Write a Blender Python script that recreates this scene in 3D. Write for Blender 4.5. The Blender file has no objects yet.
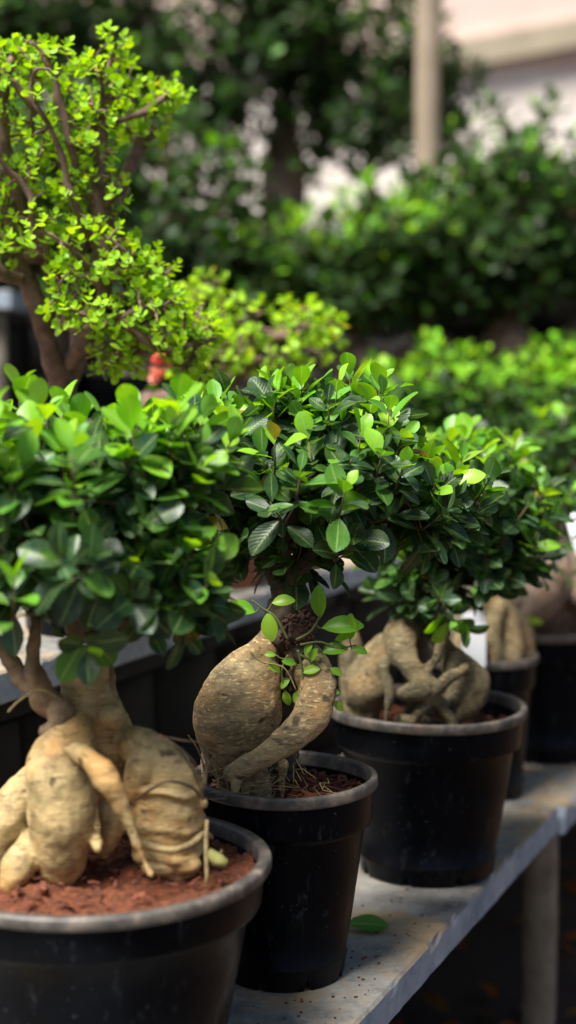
import bpy, bmesh, math, random
from mathutils import Vector, Matrix, noise
R = math.radians
sc = bpy.context.scene

# ------------------------------------------------------------------ camera
CAMZ = 0.80; F = 1600.0; TH = math.atan(152 / F)
cd = bpy.data.cameras.new('camera'); cam = bpy.data.objects.new('camera', cd)
sc.collection.objects.link(cam); sc.camera = cam
cam.location = (0, 0, CAMZ); cam.rotation_euler = (math.pi / 2 - TH, 0, 0)
cd.sensor_fit = 'VERTICAL'; cd.sensor_height = 32; cd.sensor_width = 32; cd.lens = 50
cd.clip_start = 0.05; cd.clip_end = 400
cd.dof.use_dof = True; cd.dof.focus_distance = 2.03; cd.dof.aperture_fstop = 1.8
# ------------------------------------------------------------------ light
SUN_EL, SUN_AZ = 62, -138           # azimuth from +Y towards +X: the sun is high on the left, a little to the camera's side
w = bpy.data.worlds.new('World'); sc.world = w; w.use_nodes = True
nt = w.node_tree; bg = nt.nodes['Background']
sky = nt.nodes.new('ShaderNodeTexSky'); sky.sky_type = 'NISHITA'; sky.sun_disc = False
sky.sun_elevation = R(SUN_EL); sky.sun_rotation = R(SUN_AZ); sky.air_density = 1.0; sky.dust_density = 2.0
nt.links.new(sky.outputs[0], bg.inputs[0]); bg.inputs[1].default_value = 0.05
sd = bpy.data.lights.new('sun', 'SUN'); sd.energy = 5.0; sd.angle = R(26); sd.color = (1, .97, .91)
so = bpy.data.objects.new('sun', sd); sc.collection.objects.link(so)
sv = Vector((math.sin(R(SUN_AZ)) * math.cos(R(SUN_EL)), math.cos(R(SUN_AZ)) * math.cos(R(SUN_EL)), math.sin(R(SUN_EL))))
so.rotation_euler = sv.to_track_quat('Z', 'Y').to_euler()
sc.view_settings.view_transform = 'Standard'; sc.view_settings.look = 'None'
sc.view_settings.exposure = 1.15; sc.view_settings.gamma = 1
sc.render.engine = 'CYCLES'
sc.cycles.max_bounces = 6; sc.cycles.diffuse_bounces = 2; sc.cycles.transmission_bounces = 3
sc.cycles.use_denoising = True; sc.cycles.sample_clamp_indirect = 6

# ------------------------------------------------------------------ helpers
def P(px, py, Y):
    u = -(py - 512) / F; x = (px - 288) / F
    y = math.cos(TH) + math.sin(TH) * u; z = -math.sin(TH) + math.cos(TH) * u
    s = Y / y
    return Vector((x * s, Y, CAMZ + z * s))
def on_z(px, py, z):
    p = P(px, py, 1.0); d = p - Vector((0, 0, CAMZ))
    return Vector((0, 0, CAMZ)) + d * ((z - CAMZ) / d.z)
def link(o): sc.collection.objects.link(o); return o
def smooth(me, on=True):
    me.polygons.foreach_set('use_smooth', [on] * len(me.polygons))
def obj(name, verts, faces, mat, parent=None, sm=True, uvs=None, cols=None, label=None):
    me = bpy.data.meshes.new(name); me.from_pydata(verts, [], faces); me.materials.append(mat)
    if uvs is not None:
        uvl = me.uv_layers.new(name='UVMap')
        flat = []
        for p in me.polygons:
            for vi in p.vertices: flat += uvs[vi]
        uvl.data.foreach_set('uv', flat)
    if cols is not None:
        ca = me.color_attributes.new('tint', 'FLOAT_COLOR', 'POINT')
        flat = []
        for c in cols: flat += [c[0], c[1], c[2], 1]
        ca.data.foreach_set('color', flat)
    smooth(me, sm); me.update()
    o = link(bpy.data.objects.new(name, me))
    if parent: o.parent = parent; o.matrix_parent_inverse = Matrix.Identity(4)
    if label: o['label'] = label
    return o
def tag(o, label=None, cat=None, group=None, kind=None):
    if label: o['label'] = label
    if cat: o['category'] = cat
    if group: o['group'] = group
    if kind: o['kind'] = kind
    return o
def thing(name, loc, label, cat, group=None, rz=0):
    o = link(bpy.data.objects.new(name, None)); o.location = loc; o.rotation_euler = (0, 0, rz)
    o.empty_display_size = .05
    return tag(o, label, cat, group)
def copy_tree(o, parent=None):
    c = o.copy(); link(c); c.parent = parent
    for ch in list(o.children): copy_tree(ch, c)
    return c

# ------------------------------------------------------------------ materials
def mat(name):
    m = bpy.data.materials.new(name); m.use_nodes = True
    t = m.node_tree; b = t.nodes['Principled BSDF']
    return m, t, b
def N(t, ty, **k):
    n = t.nodes.new(ty)
    for a, v in k.items(): setattr(n, a, v)
    return n
def noise_n(t, scale, detail=6, rough=.6, co=None, dist=0):
    n = N(t, 'ShaderNodeTexNoise'); n.inputs['Scale'].default_value = scale; n.inputs['Detail'].default_value = detail
    n.inputs['Roughness'].default_value = rough; n.inputs['Distortion'].default_value = dist
    if co: t.links.new(co, n.inputs['Vector'])
    return n.outputs['Fac']
def ramp(t, fac, stops):
    r = N(t, 'ShaderNodeValToRGB'); t.links.new(fac, r.inputs[0])
    e = r.color_ramp.elements
    while len(e) < len(stops): e.new(.5)
    for i, (p, c) in enumerate(stops):
        e[i].position = p; e[i].color = (*c, 1) if len(c) == 3 else c
    return r.outputs[0]
def mix(t, fac, a, b, mode='MIX'):
    m = N(t, 'ShaderNodeMix', data_type='RGBA', blend_type=mode)
    for s, v in ((m.inputs[0], fac), (m.inputs[6], a), (m.inputs[7], b)):
        if hasattr(v, 'links') or hasattr(v, 'is_linked'): t.links.new(v, s)
        elif isinstance(v, (int, float)): s.default_value = v
        else: s.default_value = (*v, 1)
    return m.outputs[2]
def bump(t, b, h, strength, dist=.002):
    n = N(t, 'ShaderNodeBump'); n.inputs['Strength'].default_value = strength; n.inputs['Distance'].default_value = dist
    t.links.new(h, n.inputs['Height']); t.links.new(n.outputs[0], b.inputs['Normal']); return n.outputs[0]
def objco(t): return N(t, 'ShaderNodeTexCoord').outputs['Object']
def mapped(t, co, sc_): 
    m = N(t, 'ShaderNodeMapping'); m.inputs['Scale'].default_value = sc_; t.links.new(co, m.inputs[0]); return m.outputs[0]

def leaf_mat(name, rough=.38, trans=.35, veins=True, back=(.10, .17, .07)):
    m, t, b = mat(name)
    at = N(t, 'ShaderNodeVertexColor'); at.layer_name = 'tint'
    col = at.outputs[0]
    co = objco(t)
    col = mix(t, ramp(t, noise_n(t, 90, 3, .6, co), [(.35, (0, 0, 0)), (.75, (.35, .35, .35))]), col, (.16, .24, .03))
    if veins:
        uv = N(t, 'ShaderNodeUVMap'); sp = N(t, 'ShaderNodeSeparateXYZ'); t.links.new(uv.outputs[0], sp.inputs[0])
        a = N(t, 'ShaderNodeMath', operation='SUBTRACT'); t.links.new(sp.outputs[0], a.inputs[0]); a.inputs[1].default_value = .5
        ab = N(t, 'ShaderNodeMath', operation='ABSOLUTE'); t.links.new(a.outputs[0], ab.inputs[0])
        mid = ramp(t, ab.outputs[0], [(0, (1, 1, 1)), (.028, (.8, .8, .8)), (.05, (0, 0, 0))])
        # side veins: stripes running out and forward from the midrib
        k = N(t, 'ShaderNodeMath', operation='MULTIPLY_ADD'); t.links.new(ab.outputs[0], k.inputs[0]); k.inputs[1].default_value = -.55
        t.links.new(sp.outputs[1], k.inputs[2])
        s = N(t, 'ShaderNodeMath', operation='MULTIPLY'); t.links.new(k.outputs[0], s.inputs[0]); s.inputs[1].default_value = 62
        sn = N(t, 'ShaderNodeMath', operation='SINE'); t.links.new(s.outputs[0], sn.inputs[0])
        vein = ramp(t, sn.outputs[0], [(.8, (0, 0, 0)), (1, (.22, .22, .22))])
        col = mix(t, vein, col, (.18, .30, .08))
        col = mix(t, mix(t, .55, (0, 0, 0), mid), col, (.30, .42, .12))
        bump(t, b, sn.outputs[0], .12, .0006)
    geo = N(t, 'ShaderNodeNewGeometry')
    colb = mix(t, geo.outputs['Backfacing'], col, mix(t, .45, col, back))
    t.links.new(colb, b.inputs['Base Color']); b.inputs['Roughness'].default_value = rough
    b.inputs['Specular IOR Level'].default_value = .5 if veins else .15
    tr = N(t, 'ShaderNodeBsdfTranslucent'); hs = N(t, 'ShaderNodeHueSaturation')
    hs.inputs['Value'].default_value = 1.7; hs.inputs['Saturation'].default_value = 1.15; hs.inputs['Hue'].default_value = .485
    t.links.new(col, hs.inputs['Color']); t.links.new(hs.outputs[0], tr.inputs[0])
    ms = N(t, 'ShaderNodeMixShader'); ms.inputs[0].default_value = trans
    t.links.new(b.outputs[0], ms.inputs[1]); t.links.new(tr.outputs[0], ms.inputs[2])
    t.links.new(ms.outputs[0], t.nodes['Material Output'].inputs['Surface'])
    return m
M_LEAF = leaf_mat('ficus_leaf')
M_LEAF_BG = leaf_mat('ficus_leaf_far', .40, .28, False)
M_JADE = leaf_mat('jade_leaf', .42, .4, False, (.22, .34, .05))

def caudex_mat(name, base, dark, green, gz=.06, ga=.6, fl=.75, bs=1.0):
    m, t, b = mat(name); co = objco(t)
    c = mix(t, ramp(t, noise_n(t, 22, 5, .6, co), [(.42, (0, 0, 0)), (.58, (1, 1, 1))]), base, tuple(x * .55 for x in base))
    c = mix(t, ramp(t, noise_n(t, 9, 4, .6, co), [(.5, (0, 0, 0)), (.64, (.8, .8, .8))]), c, (base[0] * .9, base[1] * .64, base[2] * .40))
    sp = N(t, 'ShaderNodeSeparateXYZ'); t.links.new(co, sp.inputs[0])
    g = N(t, 'ShaderNodeMapRange'); t.links.new(sp.outputs[2], g.inputs[0])
    g.inputs[1].default_value = gz + .14; g.inputs[2].default_value = gz - .02; g.inputs[3].default_value = 0; g.inputs[4].default_value = 1
    gn = N(t, 'ShaderNodeMath', operation='MULTIPLY'); t.links.new(g.outputs[0], gn.inputs[0])
    t.links.new(ramp(t, noise_n(t, 17, 5, .65, co), [(.38, (0, 0, 0)), (.62, (1, 1, 1))]), gn.inputs[1])
    gm = N(t, 'ShaderNodeMath', operation='MULTIPLY'); t.links.new(gn.outputs[0], gm.inputs[0]); gm.inputs[1].default_value = ga
    c = mix(t, gm.outputs[0], c, green)
    # bark flecks and dark scars
    c = mix(t, ramp(t, noise_n(t, 1, 3, .6, mapped(t, co, (120, 120, 330))), [(.56, (0, 0, 0)), (.62, (fl, fl, fl))]), c, tuple(min(.75, x * 1.7) for x in base))
    c = mix(t, ramp(t, noise_n(t, 1, 5, .7, mapped(t, co, (42, 42, 190))), [(.54, (0, 0, 0)), (.66, (.8, .8, .8))]), c, dark)
    c = mix(t, ramp(t, noise_n(t, 38, 2, .5, co), [(.66, (0, 0, 0)), (.72, (.9, .9, .9))]), c, dark)
    t.links.new(c, b.inputs['Base Color']); b.inputs['Roughness'].default_value = .62
    h1 = noise_n(t, 1, 8, .7, mapped(t, co, (90, 90, 260)))
    bump(t, b, h1, bs, .005)
    return m
M_CAU = caudex_mat('tan_caudex_bark', (.48, .35, .175), (.065, .048, .028), (.17, .18, .03))
M_CAU2 = caudex_mat('yellow_caudex_bark', (.54, .385, .165), (.085, .05, .022), (.22, .24, .035), .09, .9, .25, .5)
M_CAU3 = caudex_mat('olive_caudex_bark', (.175, .135, .062), (.018, .014, .008), (.11, .115, .025), .12, .9)
M_CAUBG = caudex_mat('pinkish_caudex_bark', (.36, .25, .19), (.10, .06, .05), (.2, .15, .1))
def bark_mat(name, a, b_, scale=60, st=.8):
    m, t, b = mat(name); co = objco(t)
    n = noise_n(t, scale, 7, .7, co)
    t.links.new(ramp(t, n, [(.3, a), (.7, b_)]), b.inputs['Base Color']); b.inputs['Roughness'].default_value = .8
    bump(t, b, n, st, .003); return m
M_BARK = bark_mat('dark_rough_bark', (.018, .012, .008), (.11, .075, .045))
M_TWIG = bark_mat('brown_twig', (.05, .032, .018), (.17, .11, .06))
M_JBARK = bark_mat('reddish_jade_bark', (.055, .028, .022), (.24, .14, .10), 40)
M_ROOT = bark_mat('pale_root', (.12, .08, .03), (.40, .30, .13), 80)
M_YROOT = bark_mat('yellow_green_root', (.09, .10, .02), (.26, .24, .07), 60, .4)

def pot_mat():
    m, t, b = mat('black_plastic'); co = objco(t)
    n = noise_n(t, 9, 6, .65, co)
    c = ramp(t, n, [(.42, (.0018, .002, .003)), (.62, (.0035, .004, .006)), (.85, (.011, .013, .018))])
    sc_ = noise_n(t, 1, 6, .75, mapped(t, co, (60, 60, 16)))
    c = mix(t, ramp(t, sc_, [(.58, (0, 0, 0)), (.74, (.5, .5, .5))]), c, (.10, .11, .135))
    sp_ = noise_n(t, 230, 2, .5, co)
    c = mix(t, ramp(t, sp_, [(.72, (0, 0, 0)), (.76, (.5, .5, .5))]), c, (.25, .23, .2))
    # dried mud near the foot
    sp = N(t, 'ShaderNodeSeparateXYZ'); t.links.new(co, sp.inputs[0])
    g = N(t, 'ShaderNodeMapRange'); t.links.new(sp.outputs[2], g.inputs[0]); g.inputs[1].default_value = .05; g.inputs[2].default_value = 0
    gn = N(t, 'ShaderNodeMath', operation='MULTIPLY'); t.links.new(g.outputs[0], gn.inputs[0])
    t.links.new(ramp(t, noise_n(t, 24, 5, .7, co), [(.4, (0, 0, 0)), (.7, (.7, .7, .7))]), gn.inputs[1])
    c = mix(t, gn.outputs[0], c, (.030, .022, .016))
    t.links.new(c, b.inputs['Base Color'])
    b.inputs['Specular Tint'].default_value = (.55, .72, 1, 1)
    t.links.new(ramp(t, noise_n(t, 14, 6, .7, co), [(.3, (.22, .22, .22)), (.7, (.5, .5, .5))]), b.inputs['Roughness'])
    b.inputs['Specular IOR Level'].default_value = .12
    bump(t, b, noise_n(t, 30, 6, .6, co), .12, .003); return m
M_POT = pot_mat()
def rim_mat():
    m, t, b = mat('worn_rim'); co = objco(t)
    c = ramp(t, noise_n(t, 26, 7, .7, co), [(.35, (.028, .025, .023)), (.5, (.085, .073, .062)), (.68, (.24, .19, .145))])
    c = mix(t, ramp(t, noise_n(t, 8, 5, .7, co), [(.62, (0, 0, 0)), (.74, (.7, .7, .7))]), c, (.22, .12, .075))
    t.links.new(c, b.inputs['Base Color']); b.inputs['Roughness'].default_value = .5
    bump(t, b, noise_n(t, 60, 6, .6, co), .25, .002); return m
M_RIM = rim_mat()
def simple(name, a, b_, scale=30, rough=.7, bs=.3, bd=.002):
    m, t, b = mat(name); co = objco(t); n = noise_n(t, scale, 7, .65, co)
    t.links.new(ramp(t, n, [(.3, a), (.7, b_)]), b.inputs['Base Color']); b.inputs['Roughness'].default_value = rough
    bump(t, b, n, bs, bd); return m
M_TERRA = simple('terracotta', (.20, .055, .03), (.34, .11, .055), 14)
M_SOIL = simple('red_soil', (.020, .006, .002), (.24, .062, .018), 130, .95, 1.0, .006)
M_CHIP = simple('bark_chip', (.028, .009, .005), (.22, .062, .026), 50, .9)
M_WHITE = simple('white_plastic', (.62, .63, .66), (.78, .79, .8), 12, .4, .1)
M_DRY = simple('dry_leaf', (.25, .10, .02), (.50, .26, .05), 40, .6)
def concrete():
    m, t, b = mat('weathered_concrete'); co = objco(t)
    c = ramp(t, noise_n(t, 7, 8, .7, co), [(.36, (.09, .087, .08)), (.5, (.20, .188, .168)), (.64, (.32, .30, .26))])
    c = mix(t, ramp(t, noise_n(t, 5.3, 5, .7, co, .6), [(.47, (0, 0, 0)), (.60, (.8, .8, .8))]), c, (.33, .225, .11))
    c = mix(t, ramp(t, noise_n(t, 40, 6, .75, co), [(.55, (0, 0, 0)), (.72, (.8, .8, .8))]), c, (.075, .07, .066))
    c = mix(t, ramp(t, noise_n(t, 150, 3, .6, co), [(.62, (0, 0, 0)), (.7, (.5, .5, .5))]), c, (.5, .49, .46))
    # side faces painted lighter and bluer to stand in for skylight on them
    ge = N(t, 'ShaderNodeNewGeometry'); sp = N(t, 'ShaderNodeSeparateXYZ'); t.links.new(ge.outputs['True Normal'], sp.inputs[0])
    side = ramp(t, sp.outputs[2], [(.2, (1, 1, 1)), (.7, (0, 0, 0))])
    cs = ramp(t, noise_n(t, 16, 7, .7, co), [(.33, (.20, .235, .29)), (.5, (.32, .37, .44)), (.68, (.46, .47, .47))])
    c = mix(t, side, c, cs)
    t.links.new(c, b.inputs['Base Color']); b.inputs['Roughness'].default_value = .8
    bump(t, b, noise_n(t, 55, 9, .75, co), .6, .004); return m
M_CONC = concrete()
M_WALL = simple('shade_black_stone', (.005, .0045, .004), (.018, .015, .012), 8, .95, .8, .02)  # near-black colour paints shade into the stone walls
M_POST = simple('stone_post', (.14, .11, .075), (.32, .27, .20), 18, .9, .6, .006)

# ------------------------------------------------------------------ shape builders
def tube_geo(pts, rad, seg=8, vs=None, fs=None, cap=True, jitter=0, rnd=None):
    vs = [] if vs is None else vs; fs = [] if fs is None else fs
    n = len(pts); up = Vector((.31, .22, .92)); prev = None
    for i in range(n):
        d = (pts[min(i + 1, n - 1)] - pts[max(i - 1, 0)])
        d = d.normalized() if d.length > 1e-9 else Vector((0, 0, 1))
        if prev is None:
            a = d.cross(up if abs(d.dot(up)) < .95 else Vector((1, 0, 0))).normalized()
        else:
            a = (prev - d * prev.dot(d)); a = a.normalized() if a.length > 1e-6 else d.orthogonal().normalized()
        prev = a; b = d.cross(a)
        r = rad[i] if hasattr(rad, '__len__') else rad
        for k in range(seg):
            th = 2 * math.pi * k / seg
            rr = r * (1 + (rnd.uniform(-jitter, jitter) if jitter else 0))
            vs.append(pts[i] + (a * math.cos(th) + b * math.sin(th)) * rr)
    o = len(vs) - n * seg
    for i in range(n - 1):
        for k in range(seg):
            k2 = (k + 1) % seg
            fs.append((o + i * seg + k, o + i * seg + k2, o + (i + 1) * seg + k2, o + (i + 1) * seg + k))
    if cap:
        fs.append(tuple(o + k for k in reversed(range(seg)))); fs.append(tuple(o + (n - 1) * seg + k for k in range(seg)))
    return vs, fs
def spline(pts, rad, sub=6):
    """Catmull-Rom through pts and radii"""
    P_, R_ = [], []
    n = len(pts)
    for i in range(n - 1):
        p0, p1, p2, p3 = pts[max(i - 1, 0)], pts[i], pts[i + 1], pts[min(i + 2, n - 1)]
        r0, r1, r2, r3 = rad[max(i - 1, 0)], rad[i], rad[i + 1], rad[min(i + 2, n - 1)]
        for s in range(sub):
            t = s / sub
            f = lambda a, b, c, d: .5 * ((2 * b) + (c - a) * t + (2 * a - 5 * b + 4 * c - d) * t * t + (3 * b - a - 3 * c + d) * t ** 3)
            P_.append(f(p0, p1, p2, p3)); R_.append(max(f(r0, r1, r2, r3), .0004))
    P_.append(pts[-1]); R_.append(rad[-1]); return P_, R_
def sphere_geo(c, r, vs, fs, u=16, v=10, sc_=(1, 1, 1)):
    o = len(vs); vs.append(c + Vector((0, 0, r * sc_[2])))
    for j in range(1, v):
        for i in range(u):
            a = 2 * math.pi * i / u; b = math.pi * j / v
            vs.append(c + Vector((math.sin(b) * math.cos(a) * r * sc_[0], math.sin(b) * math.sin(a) * r * sc_[1], math.cos(b) * r * sc_[2])))
    vs.append(c - Vector((0, 0, r * sc_[2]))); e = len(vs) - 1
    for i in range(u): fs.append((o, o + 1 + i, o + 1 + (i + 1) % u)); fs.append((e, e - u + (i + 1) % u, e - u + i))
    for j in range(v - 2):
        for i in range(u):
            a = o + 1 + j * u + i; b = o + 1 + j * u + (i + 1) % u
            fs.append((a, a + u, b + u, b))
def fused(name, vs, fs, mat_, parent, voxel=.004, smooth_it=6, rough=((18, .004), (60, .0012)), origin=None):
    """union overlapping closed shapes into one continuous skin, then roughen it"""
    me = bpy.data.meshes.new('tmp'); me.from_pydata([tuple(v) for v in vs], [], fs)
    ob = link(bpy.data.objects.new('tmp', me))
    m = ob.modifiers.new('r', 'REMESH'); m.mode = 'VOXEL'; m.voxel_size = voxel
    s = ob.modifiers.new('s', 'SMOOTH'); s.iterations = smooth_it; s.factor = .6
    dg = bpy.context.evaluated_depsgraph_get(); out = bpy.data.meshes.new_from_object(ob.evaluated_get(dg))
    bpy.data.objects.remove(ob)
    out.name = name
    for v, nn in [(v, v.normal.copy()) for v in out.vertices]:
        d = 0
        for k, (f, a) in enumerate(rough): d += noise.noise(v.co * f + Vector((7.3 * k, 1.1, 3.7))) * a
        v.co += nn * d
    if origin is not None:
        for v in out.vertices: v.co -= origin
    out.materials.clear(); out.materials.append(mat_); smooth(out); out.update()
    o = link(bpy.data.objects.new(name, out)); o.parent = parent
    return o

PROFILE_S = None
def make_pot(parent, r, h, soil_z=None, rb=None, m=M_POT, mr=M_RIM, seg=96, notch=True, seed=0, terra=False):
    """black nursery pot: notched foot ring, seam, tapered wall, collar step, rolled lip"""
    rnd = random.Random(seed); rb = rb or r * .78
    rw = lambda z: rb + (r * .895 - rb) * (z / (h * .84))
    prof = [(rb * 1.0, .0), (rb * 1.012, h * .012), (rw(h * .10) * 1.008, h * .10), (rw(h * .108) * 1.012, h * .108), (rw(h * .113) * .985, h * .116),
            (rw(h * .3), h * .3), (rw(h * .55), h * .55), (rw(h * .745), h * .745), (rw(h * .755) + r * .012, h * .757), (r * .935, h * .772), (r * .945, h * .79), (r * .962, h * .945)]
    if terra: prof = [(rb, 0), (rb * 1.02, h * .01), (rw(h * .4), h * .4), (rw(h * .78), h * .78), (r * .97, h * .79), (r * .99, h * .82), (r * .995, h * .94)]
    vs, fs = [], []
    def ring(rr, z, dz=None):
        o = len(vs)
        for k in range(seg):
            a = 2 * math.pi * k / seg
            wob = 1 + .004 * math.sin(2 * a + seed) + .003 * math.sin(3 * a + seed * 2.1)
            vs.append((rr * wob * math.cos(a), rr * wob * math.sin(a), z + (dz(a) if dz else 0)))
        return o
    def nd(a):
        if not notch: return 0
        x = (a * 8 / (2 * math.pi)) % 1
        return h * .055 if .42 < x < .56 else 0
    rings = [ring(prof[0][0], 0, nd), ring(prof[1][0], prof[1][1], nd)] + [ring(a, z) for a, z in prof[2:]]
    for a, b in zip(rings, rings[1:]):
        for k in range(seg): k2 = (k + 1) % seg; fs.append((a + k, a + k2, b + k2, b + k))
    # inner foot wall and floor
    i0 = ring(rb * .965, 0, nd); i1 = ring(rb * .96, h * .07); c = len(vs); vs.append((0, 0, h * .07))
    for k in range(seg):
        k2 = (k + 1) % seg
        fs += [(rings[0] + k2, rings[0] + k, i0 + k, i0 + k2), (i0 + k2, i0 + k, i1 + k, i1 + k2), (i1 + k2, i1 + k, c)]
    # inside wall
    iw = [ring(r * .93, h * .94), ring(rw(h * .6) * .93, h * .6)]
    for k in range(seg):
        k2 = (k + 1) % seg; fs.append((iw[0] + k, iw[0] + k2, iw[1] + k2, iw[1] + k))
    body = obj('pot', vs, fs, m, parent)
    # rim
    vs2, fs2 = [], []; vs_keep = vs; vs = vs2
    rp = [(r * .974, h * .94), (r * .995, h * .942), (r * 1.0, h * .95), (r * 1.0, h * .985), (r * .99, h * .998), (r * .972, h * 1.0), (r * .94, h * .998), (r * .928, h * .985), (r * .924, h * .93)]
    def ring2(rr, z):
        o = len(vs2)
        for k in range(seg):
            a = 2 * math.pi * k / seg
            wob = 1 + .005 * math.sin(2 * a + seed) + .003 * math.sin(5 * a + seed * 2.1)
            vs2.append((rr * wob * math.cos(a), rr * wob * math.sin(a), z + .0012 * math.sin(3 * a + seed)))
        return o
    rr = [ring2(*q) for q in rp]
    for a, b in zip(rr, rr[1:]):
        for k in range(seg): k2 = (k + 1) % seg; fs2.append((a + k, a + k2, b + k2, b + k))
    rim = obj('rim', vs2, fs2, mr, body)
    # soil
    sz = h * .86 if soil_z is None else soil_z
    sr = r * .93; vs3, fs3 = [(0, 0, sz + .004)], []; NR, NA = 44, 120
    for j in range(1, NR + 1):
        for k in range(NA):
            a = 2 * math.pi * k / NA; q = sr * j / NR
            x, y = q * math.cos(a), q * math.sin(a)
            z = sz + .005 * (1 - (j / NR) ** 2) + .007 * noise.noise(Vector((x * 30, y * 30, seed))) + .009 * noise.noise(Vector((x * 110, y * 110, seed + 5)))
            vs3.append((x, y, z))
    for k in range(NA): fs3.append((0, 1 + k, 1 + (k + 1) % NA))
    for j in range(NR - 1):
        for k in range(NA):
            a = 1 + j * NA + k; b = 1 + j * NA + (k + 1) % NA; fs3.append((a, a + NA, b + NA, b))
    obj('soil', vs3, fs3, M_SOIL, parent)
    return body, sz
def add_chips(parent, r, sz, n, seed, size=.012):
    rnd = random.Random(seed); vs, fs = [], []
    for i in range(n):
        q = r * .88 * math.sqrt(rnd.random()); a = rnd.uniform(0, 2 * math.pi)
        c = Vector((q * math.cos(a), q * math.sin(a), sz + .006 + rnd.random() * .004))
        L = size * rnd.uniform(.4, 1.6); W = L * rnd.uniform(.12, .4)
        M = Matrix.Rotation(rnd.uniform(0, 6.3), 3, 'Z') @ Matrix.Rotation(rnd.uniform(-.5, .5), 3, 'X') @ Matrix.Rotation(rnd.uniform(-.4, .4), 3, 'Y')
        o = len(vs); T = rnd.uniform(.0008, .002)
        for (x, y, z) in ((-1, -.6, 0), (0, -1, .3), (1, -.4, 0), (1, .4, .1), (0, 1, .4), (-1, .6, 0)):
            p = M @ Vector((x * L, y * W, z * W)); vs.append(c + p)
        for (x, y, z) in ((-1, -.6, 0), (0, -1, .3), (1, -.4, 0), (1, .4, .1), (0, 1, .4), (-1, .6, 0)):
            p = M @ Vector((x * L, y * W, z * W + T)); vs.append(c + p)
        fs += [(o + 5, o + 4, o + 3, o + 2, o + 1, o), tuple(o + 6 + k for k in range(6))] + [(o + k, o + (k + 1) % 6, o + 6 + (k + 1) % 6, o + 6 + k) for k in range(6)]
    tag(obj('bark_chips', [tuple(v) for v in vs], fs, M_CHIP, parent, sm=False), kind='stuff')

# ---- leaves
class Leaves:
    def __init__(s): s.v, s.f, s.uv, s.c = [], [], [], []
    def add(s, base, d, n, L, W, col, rows=6, fold=.25, curl=.25, obov=.62, round_=False, twist=0, wave=0, tipdot=None):
        d = d.normalized(); side = d.cross(n)
        if side.length < 1e-4: side = d.orthogonal()
        side.normalize(); n = side.cross(d)
        o = len(s.v)
        # rows of three or five verts
        cols_ = 5 if rows >= 6 else 3
        for i in range(rows + 1):
            t = 1 - (1 - i / rows) ** 1.35
            if round_: wd = math.sin(math.pi * min(1, (t * .95 + .03))) ** .55
            else:
                tt = t ** (1.0 if obov == .5 else math.log(.5) / math.log(obov)); wd = math.sin(math.pi * tt) ** .62
                if t < .12: wd = max(wd * .6, .05)
            if i == rows: wd = .16
            cen = base + d * (L * (t - curl * curl * t * t * .3)) - n * (curl * L * t * t) + side * (twist * L * t * t)
            for k in range(cols_):
                u = -1 + 2 * k / (cols_ - 1)
                p = cen + side * (u * wd * W * .5) + n * (abs(u) ** 1.4 * fold * wd * W * .5) + n * (wave * W * math.sin(t * 7 + u * 2 + o) * abs(u))
                s.v.append(tuple(p)); s.uv.append((.5 + u * .5, t)); s.c.append(col)
        for i in range(rows):
            for k in range(cols_ - 1):
                a = o + i * cols_ + k; s.f.append((a, a + 1, a + 1 + cols_, a + cols_))
    def build(s, name, mat_, parent, label=None): return obj(name, s.v, s.f, mat_, parent, True, s.uv, s.c, label=label)
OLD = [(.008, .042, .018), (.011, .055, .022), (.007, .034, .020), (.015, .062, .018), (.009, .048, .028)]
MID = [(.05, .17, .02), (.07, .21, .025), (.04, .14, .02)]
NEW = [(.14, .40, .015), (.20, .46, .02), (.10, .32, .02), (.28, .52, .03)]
def rosette(lv, tip, ax, L, rnd, n=8, young=.5, rows=6, stem=.035):
    ax = ax.normalized(); a = ax.orthogonal().normalized(); b = ax.cross(a); ph = rnd.uniform(0, 6.3)
    for i in range(n):
        t = i / max(n - 1, 1)                       # 0 lowest, 1 youngest at the tip
        th = ph + i * 2.399 + rnd.uniform(-.3, .3)
        pitch = R(92 - 68 * t ** 1.2 + rnd.uniform(-14, 14))
        rd = a * math.cos(th) + b * math.sin(th)
        d = ax * math.cos(pitch) + rd * math.sin(pitch); nn = ax * math.sin(pitch) - rd * math.cos(pitch)
        nn = (nn + Vector((rnd.uniform(-.25, .25), rnd.uniform(-.25, .25), .15)))
        base = tip - ax * stem * (1 - t) + d * .004
        l = L * rnd.uniform(.62, 1.16) * (1 - .32 * t ** 3)
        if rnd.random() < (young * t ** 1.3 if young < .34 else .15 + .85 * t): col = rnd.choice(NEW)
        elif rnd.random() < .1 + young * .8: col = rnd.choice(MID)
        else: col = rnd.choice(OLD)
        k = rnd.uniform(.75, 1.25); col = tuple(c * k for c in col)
        if rows == 3 and col[0] < .08: col = tuple(c * .55 for c in col)  # older far leaves darkened to paint shade into the crown interiors
        if rows > 3 and rnd.random() < .009: col = (.42, .30, .03) if rnd.random() < .6 else (.22, .10, .03)
        lv.add(base, d, nn, l, l * rnd.uniform(.58, .72), col, rows, rnd.uniform(.1, .35), rnd.uniform(-.05, .3), .60, wave=.04 if rows >= 6 else 0, twist=rnd.uniform(-.1, .1))

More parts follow.
